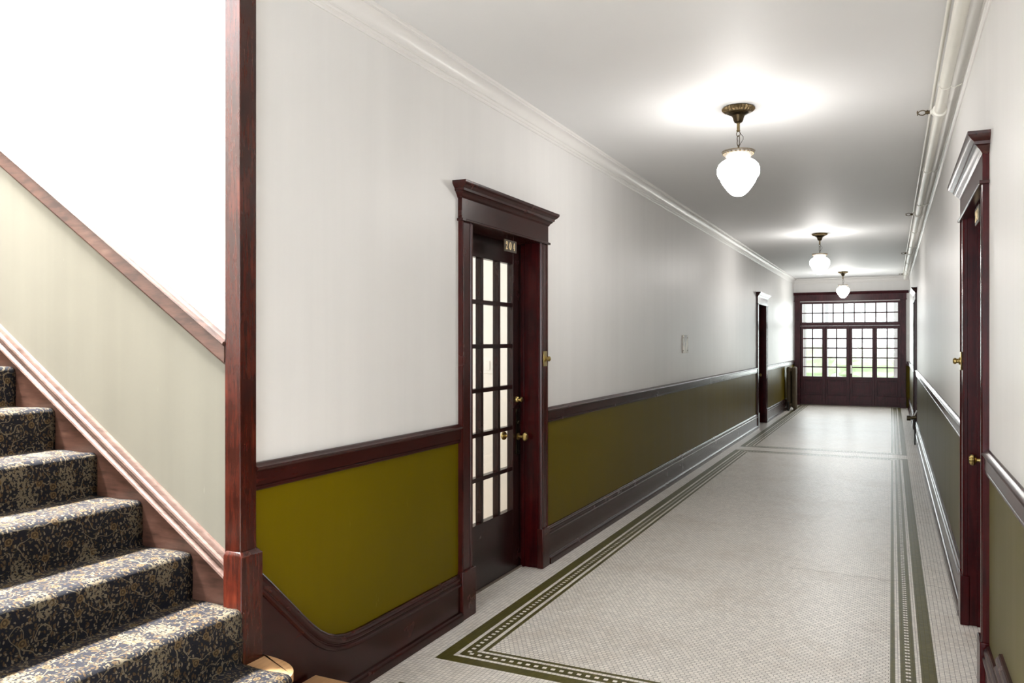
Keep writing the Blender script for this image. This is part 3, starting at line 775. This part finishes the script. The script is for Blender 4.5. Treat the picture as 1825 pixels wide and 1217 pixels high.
# leaf extents come from the door bay 2.12 m wide: edges and glass edges
def bx(p):  # fraction along the bay measured on the photograph's plan
    u = (p-912.5)/1418.; s_, c_ = .4305, .9026
    return (-s_+u*c_)/(c_+u*s_)*(YE+.022)
PXL = [(1427,1470.8,1431.4,1465),(1471.2,1514.0,1474,1508),(1514.6,1558.6,1518.8,1554.3),(1559.0,1604.4,1563,1599.2)]
LBL = ['leftmost of the four glazed entry door leaves','second entry door leaf from the left, left of the centre gap','third entry door leaf from the left, with the pull handle','rightmost of the four glazed entry door leaves']
for i,(p0,p1,p2,p3) in enumerate(PXL): leaf(i, bx(p0), bx(p1)-.002, bx(p2), bx(p3), LBL[i], i == 2)

# ------------------------------------------------------------------ pendant lamps
def lamp(loc, label):
    o = empty('pendant_lamp', loc, label, 'pendant lamp', 'opal glass pendant lamps along the corridor ceiling')
    X,Y,Z = loc; c = (X,Y,Z)
    rib = lambda i,t: .06*math.cos(24*t) if i in (3,4,5) else 0
    b = MB(); b.lathe([(.001,0),(.090,0),(.097,-.004),(.098,-.010),(.094,-.018),(.084,-.027),(.072,-.033),(.066,-.036),(.060,-.036)],c,'Z',96,rib); tag(b.build('ceiling_rose', M['rim_bronze'], o),'gilt ribbed rim')
    b = MB(); b.lathe([(.060,-.034),(.062,-.040),(.052,-.046),(.040,-.052),(.034,-.066),(.030,-.082),(.024,-.094),(.012,-.099),(.001,-.099)],c,'Z',40); b.build('canopy_cup', M['bronze'], o)
    b = MB(); b.lathe([(.001,-.097),(.012,-.097),(.012,-.103),(.0095,-.105),(.0095,-.142),(.012,-.144),(.012,-.150),(.007,-.153),(.001,-.154)],c,'Z',20); b.build('stem', M['rim_bronze'], o)
    def link(z0,z1,w,plane,r,waist=0):
        pts = []
        for i in range(20):
            t = 2*PI*i/20; u = w*math.sin(t)*(1-waist*(1-abs(math.cos(t)))); v = (z0+z1)/2+(z1-z0)/2*math.cos(t)
            pts.append((X+(u if plane == 0 else 0), Y+(u if plane == 1 else 0), Z+v))
        b = MB(); b.tube(pts, r, 8, True); b.build('chain_link', M['bronze'], o)
    link(-.183,-.151,.011,0,.0022); link(-.243,-.178,.011,0,.0026,.45); link(-.270,-.238,.010,1,.0024)
    b = MB(); pts = [(X+.006,Y,Z-.150),(X+.015,Y,Z-.168),(X+.030,Y,Z-.188),(X+.030,Y-.004,Z-.205),(X+.018,Y-.003,Z-.225),(X+.006,Y,Z-.243),(X+.003,Y,Z-.268)]
    b.tube(pts,.0016,6); b.build('lamp_wire', M['dark_iron'], o)
    rb = lambda i,t: (.02*math.cos(22*t)) if i in (4,5) else 0
    b = MB(); b.lathe([(.001,-.266),(.012,-.266),(.016,-.274),(.060,-.278),(.100,-.279),(.099,-.284),(.090,-.297),(.080,-.310),(.072,-.318),(.066,-.322),(.064,-.328),(.050,-.328),(.001,-.328)],c,'Z',88,rb)
    tag(b.build('shade_holder', M['holder_metal'], o),'darkened metal shade holder with a beaded rim')
    b = MB(); b.lathe([(.101,-.2775),(.1025,-.279),(.101,-.281),(.098,-.281),(.098,-.2775)],c,'Z',88); b.build('holder_rim', M['bronze'], o)
    b = MB()
    for k in range(22):
        t = 2*PI*(k+.5)/22; b.lathe([(.0005,.004),(.004,.002),(.0045,-.001),(.003,-.004),(.0005,-.005)],(X+.0925*math.cos(t),Y+.0925*math.sin(t),Z-.293),'Z',6)
    ob = b.build('beading', M['rim_bronze'], o)
    b = MB(); b.lathe([(.050,-.322),(.062,-.326),(.082,-.332),(.104,-.345),(.120,-.362),(.129,-.384),(.131,-.404),(.128,-.424),(.122,-.438),(.118,-.443),(.112,-.450),(.106,-.466),(.095,-.486),(.078,-.510),(.060,-.533),(.040,-.551),(.020,-.560),(.001,-.562)],c,'Z',48)
    tag(b.build('glass_globe', M['globe'], o),'glowing white acorn-shaped glass shade')
    return o
def copy_tree(o, parent=None):
    c = o.copy(); COL.objects.link(c)
    if parent is not None: c.parent = parent
    for ch in list(o.children): copy_tree(ch, c)
    return c
l1 = lamp((XC,5.16,CEIL), 'nearest pendant lamp with glowing acorn glass, large in the ceiling')
l2 = copy_tree(l1); l2.location = (-.889,11.66,CEIL); l2['label'] = 'middle pendant lamp of the three along the ceiling'
l3 = copy_tree(l1); l3.location = (-.93,18.25,CEIL); l3['label'] = 'farthest pendant lamp, just in front of the entry doors'

# ------------------------------------------------------------------ radiator
rad = empty('radiator', (-1.97,18.3,0), 'narrow bronze cast-iron column radiator by the left end of the entry doors', 'radiator')
for k in range(5):
    y = 18.21+.062*k; b = MB()
    for x in (-2.022,-1.915):
        b.lathe([(.001,.06),(.032,.065),(.046,.09),(.047,.13),(.045,.16),(.045,.80),(.047,.86),(.048,.90),(.043,.925),(.028,.945),(.001,.952)],(x,y,0),'Z',14)
    for z0,z1 in ((.095,.165),(.845,.925)):
        b.loft([[(-2.03,y+dy,z) for dy,z in ((-.026,z0+.012),(0,z0),(.026,z0+.012),(.026,z1-.012),(0,z1),(-.026,z1-.012))],[(-1.905,y+dy,z) for dy,z in ((-.026,z0+.012),(0,z0),(.026,z0+.012),(.026,z1-.012),(0,z1),(-.026,z1-.012))]])
    b.build('section', M['radiator'], rad, smooth=50)
    if k in (0,4):
        for x in (-2.022,-1.915):
            b = MB(); s_ = -1 if x < -1.97 else 1
            b.tube([(x,y,.10),(x+s_*.012,y,.06),(x+s_*.010,y,.03),(x+s_*.026,y,.008)],[.034,.026,.020,.024],10); b.build('foot', M['radiator'], rad)
b = MB(); b.tube([(-2.02,18.22,.115),(-2.02,18.13,.115)],.016,12); b.lathe([(.001,-.03),(.024,-.028),(.026,.02),(.016,.03),(.012,.05),(.026,.055),(.026,.075),(.001,.078)],(-2.02,18.13,.115),'Z',14); b.tube([(-2.02,18.13,.10),(-2.02,18.13,.0)],.013,12)
b.build('steam_valve', M['dark_iron'], rad)

# ------------------------------------------------------------------ pipe along the right ceiling edge
PX, PZ, PR = .262, 2.892, .030
pipe = empty('sprinkler_pipe', (PX,6,PZ), 'long white painted sprinkler pipe along the top of the right wall', 'pipe')
b = MB(); b.tube([(PX,-3.4,PZ),(PX,19.6,PZ)],PR,24); b.build('pipe_run', M['pipe'], pipe)
b = MB(); b.tube([(.222,-3.4,2.948),(.222,19.6,2.948)],.009,10); tag(b.build('conduit', M['pipe'], pipe),'thin conduit beside the pipe')
for k,y in enumerate((5.45,9.75,14.0,18.3)):
    b = MB(); b.tube([(PX,y-.035,PZ),(PX,y-.03,PZ),(PX,y+.03,PZ),(PX,y+.035,PZ)],[PR+.003,PR+.010,PR+.010,PR+.003],24)
    b.tube([(PX-.02,y,PZ),(PX-.052,y,PZ)],.017,16); b.build('pipe_tee', M['pipe'], pipe)
    b = MB(); x = PX-.05
    b.tube([(x,y,PZ),(x-.028,y,PZ)],.011,12); b.lathe([(.001,0),(.014,0),(.014,.007),(.001,.007)],(x-.012,y,PZ),'-X',6)
    for s_ in (-1,1): b.tube([(x-.026,y,PZ+s_*.009),(x-.040,y,PZ+s_*.015),(x-.055,y,PZ+s_*.012),(x-.066,y,PZ+s_*.003)],.003,8)
    b.box(x-.074,y-.016,PZ+.004,x-.068,y+.016,PZ+.007); b.box(x-.072,y-.014,PZ-.012,x-.066,y+.014,PZ+.012)
    tag(b.build('sprinkler_head', M['bronze'], pipe),'small bronze sprinkler head')
for y in (1.6,4.88,7.25,9.0,11.2,12.9,15.6,17.3):
    b = MB(); pts = [(WR-.020,y+.02,2.885),(WR-.05,y+.01,2.872),(.305,y,PZ-.030)]
    for i in range(9):
        t = math.radians(-35-i*22); pts.append((PX+(PR+.003)*math.cos(t), y, PZ+(PR+.003)*math.sin(t)))
    b.tube(pts,.0028,8); b.build('pipe_hanger', M['pipe'], pipe)

# ------------------------------------------------------------------ small wall things
o = empty('cover_plate', (WL,8.95,1.37), 'stained metal cover plate with four screws on the left wall', 'cover plate')
def stain():
    m, nt, b = newmat('stained_metal'); co = obj_co(nt)
    n = noise(nt, co, 9, 4, .6, (1,2,.8)); L(nt, mixc(nt, ss(nt,n,.38,.62), (.10,.075,.045), (.48,.40,.30)), b.inputs['Base Color'])
    b.inputs['Roughness'].default_value = .4; b.inputs['Metallic'].default_value = .2; return m
b = MB(); b.box(WL,8.805,1.370,WL+.006,9.08,1.570); b.build('mount_plate', stain(), o, bevel=.002)
for y in (8.845,9.04):
    for z in (1.398,1.542):
        b = MB(); b.lathe([(.001,0),(.008,0),(.006,.003),(.001,.004)],(WL+.006,y,z),'X',10); b.build('screw', M['dark_iron'], o)
v = empty('floor_valve', (.30,12.95,0), 'dark brass pipe valve low on the right wall before the far door', 'valve')
b = MB(); b.tube([(.306,12.95,0),(.306,12.95,.44)],.010,10); b.build('riser_pipe', M['dark_iron'], v)
b = MB(); b.tube([(.322,12.95,.40),(.25,12.95,.385)],[.030,.026],14); b.tube([(.25,12.95,.385),(.20,12.95,.385)],[.038,.036],14); b.build('valve_body', M['dark_brass'], v)
b = MB(); b.tube([(.29,12.95,.41),(.33,12.93,.50)],.010,10); tag(b.build('valve_lever', M['white_plastic'], v),'pale lever')
s_ = empty('light_switch', (-2.75,RY1,1.25), 'white light switch on the room wall seen through the glazed door', 'light switch')
b = MB(); b.box(-2.765,RY1-.006,1.26,-2.685,RY1,1.38); b.build('switch_plate', M['white_plastic'], s_, bevel=.002)
b = MB(); b.box(-2.742,RY1-.011,1.285,-2.708,RY1-.006,1.355); b.build('rocker', M['room'], s_, bevel=.002)

# ------------------------------------------------------------------ outside, beyond the entry doors
b = MB(); b.box(-4,YE+.25,-.12,3,23.6,-.02); struct(b.build('ground_porch', M['porch_floor'], smooth=0),'pale porch floor outside the entry doors','porch')
b = MB(); b.box(-40,23.6,-.3,40,90,-.2); struct(b.build('ground_lawn', M['lawn'], smooth=0),'sunny lawn seen through the entry doors','lawn')
for x0,x1,y0,y1,lb in ((-2.25,-1.905,20.7,21.1,'pale porch pillar behind the leftmost entry leaf'),(-1.70,-1.585,23.9,24.0,'slim white porch post behind the second entry leaf'),(.035,.40,20.9,21.2,'pale porch pillar behind the rightmost entry leaf')):
    o = empty('porch_pillar', ((x0+x1)/2,(y0+y1)/2,-.02 if y0 < 23 else -.2), lb, 'pillar', 'white porch pillars outside the entry doors')
    zb = -.02 if y0 < 23 else -.2
    b = MB(); b.box(x0+.012,y0+.012,zb,x1-.012,y1-.012,3.2); b.build('pillar_shaft', M['porch_white'], o, bevel=.01)
    b = MB(); b.box(x0,y0,zb,x1,y1,zb+.18); b.build('pillar_base', M['porch_white'], o, bevel=.01)
def bush(x, y, r, h, lb):
    b = MB(); rnd = random.Random(int(x*100))
    bm = bmesh.new(); bmesh.ops.create_icosphere(bm, subdivisions=4, radius=1)
    for vv in bm.verts:
        d = vv.co.normalized(); k = 1+.10*math.sin(d.x*9+x)+.08*math.sin(d.y*11)+.08*math.sin(d.z*13+x)+rnd.uniform(-.05,.05)
        vv.co = Vector((d.x*r*k, d.y*r*.7*k, max(d.z,-.55)*h*.62*k+h*.35))
    me = bpy.data.meshes.new('shrub'); bm.to_mesh(me); bm.free(); me.materials.append(M['leaf'])
    ob = bpy.data.objects.new('shrub', me); COL.objects.link(ob); ob.location = (x,y,-.2)
    tag(ob, lb, 'shrub', 'garden shrubs beyond the entry doors')
bush(-3.6,36,1.5,1.6,'pale green shrub beyond the left entry leaves'); bush(1.6,33,1.5,2.6,'bright green shrub beyond the rightmost entry leaf'); bush(-.6,38.5,1.5,1.5,'low green shrub beyond the middle entry leaves')

# ------------------------------------------------------------------ light
W = bpy.data.worlds.new('sky'); sc.world = W; W.use_nodes = True
bg = W.node_tree.nodes['Background']; bg.inputs[0].default_value = (.93,.97,1.0,1); bg.inputs[1].default_value = 2.2; W.cycles.sampling_method = 'NONE'
def area(name, loc, tgt, sx, sy, power, col=(1,1,1), spread=180):
    l = bpy.data.lights.new(name,'AREA'); l.shape = 'RECTANGLE'; l.size = sx; l.size_y = sy; l.energy = power; l.color = col; l.spread = math.radians(spread)
    o = bpy.data.objects.new(name,l); COL.objects.link(o); o.location = loc
    o.rotation_euler = (Vector(tgt)-Vector(loc)).to_track_quat('-Z','Y').to_euler()
    return o
area('added_skylight_lamp', (-4.9,1.72,5.95), (-2.5,1.56,.6), 1.6, .6, 1000, (1,.985,.96), 75)  # lamp added at an invented skylight to light the treads
area('stair_window_daylight', (-4.2,.84,4.25), (-4.0,2.3,3.2), 1.9, 2.2, 100, (.97,.985,1), 110)
area('added_lobby_fill', (-.9,-3.55,1.65), (-.9,5,1.5), 2.0, 2.1, 250, (.90,.95,1))  # fill lamp added behind the camera, in an invented window
area('entry_daylight', (-.9,YE+.35,1.35), (-.9,10,1.0), 2.1, 2.3, 115, (.95,.98,1))
area('added_room_lamp', (RX0+.05,(RY0+RY1)/2,1.55), (-2.4,4.6,1.3), 1.6, 1.6, 78, (1,.99,.97))  # lamp added in the unseen room to brighten the door panes

# ------------------------------------------------------------------ camera and colour
cam = bpy.data.cameras.new('camera'); co_ = bpy.data.objects.new('camera', cam); COL.objects.link(co_)
cam.sensor_width = 36; cam.lens = 1418/1825*36; cam.clip_start = .02; cam.clip_end = 300
co_.location = (0,0,1.5); co_.rotation_euler = (PI/2,0,math.radians(25.505)); sc.camera = co_
sc.view_settings.view_transform = 'Standard'; sc.view_settings.look = 'None'
sc.view_settings.exposure = 0; sc.view_settings.gamma = 1; sc.view_settings.use_curve_mapping = False
sc.cycles.use_denoising = True; sc.cycles.max_bounces = 10; sc.cycles.diffuse_bounces = 6; sc.cycles.transparent_max_bounces = 12
sc.cycles.sample_clamp_indirect = 8; sc.cycles.caustics_reflective = False; sc.cycles.caustics_refractive = False
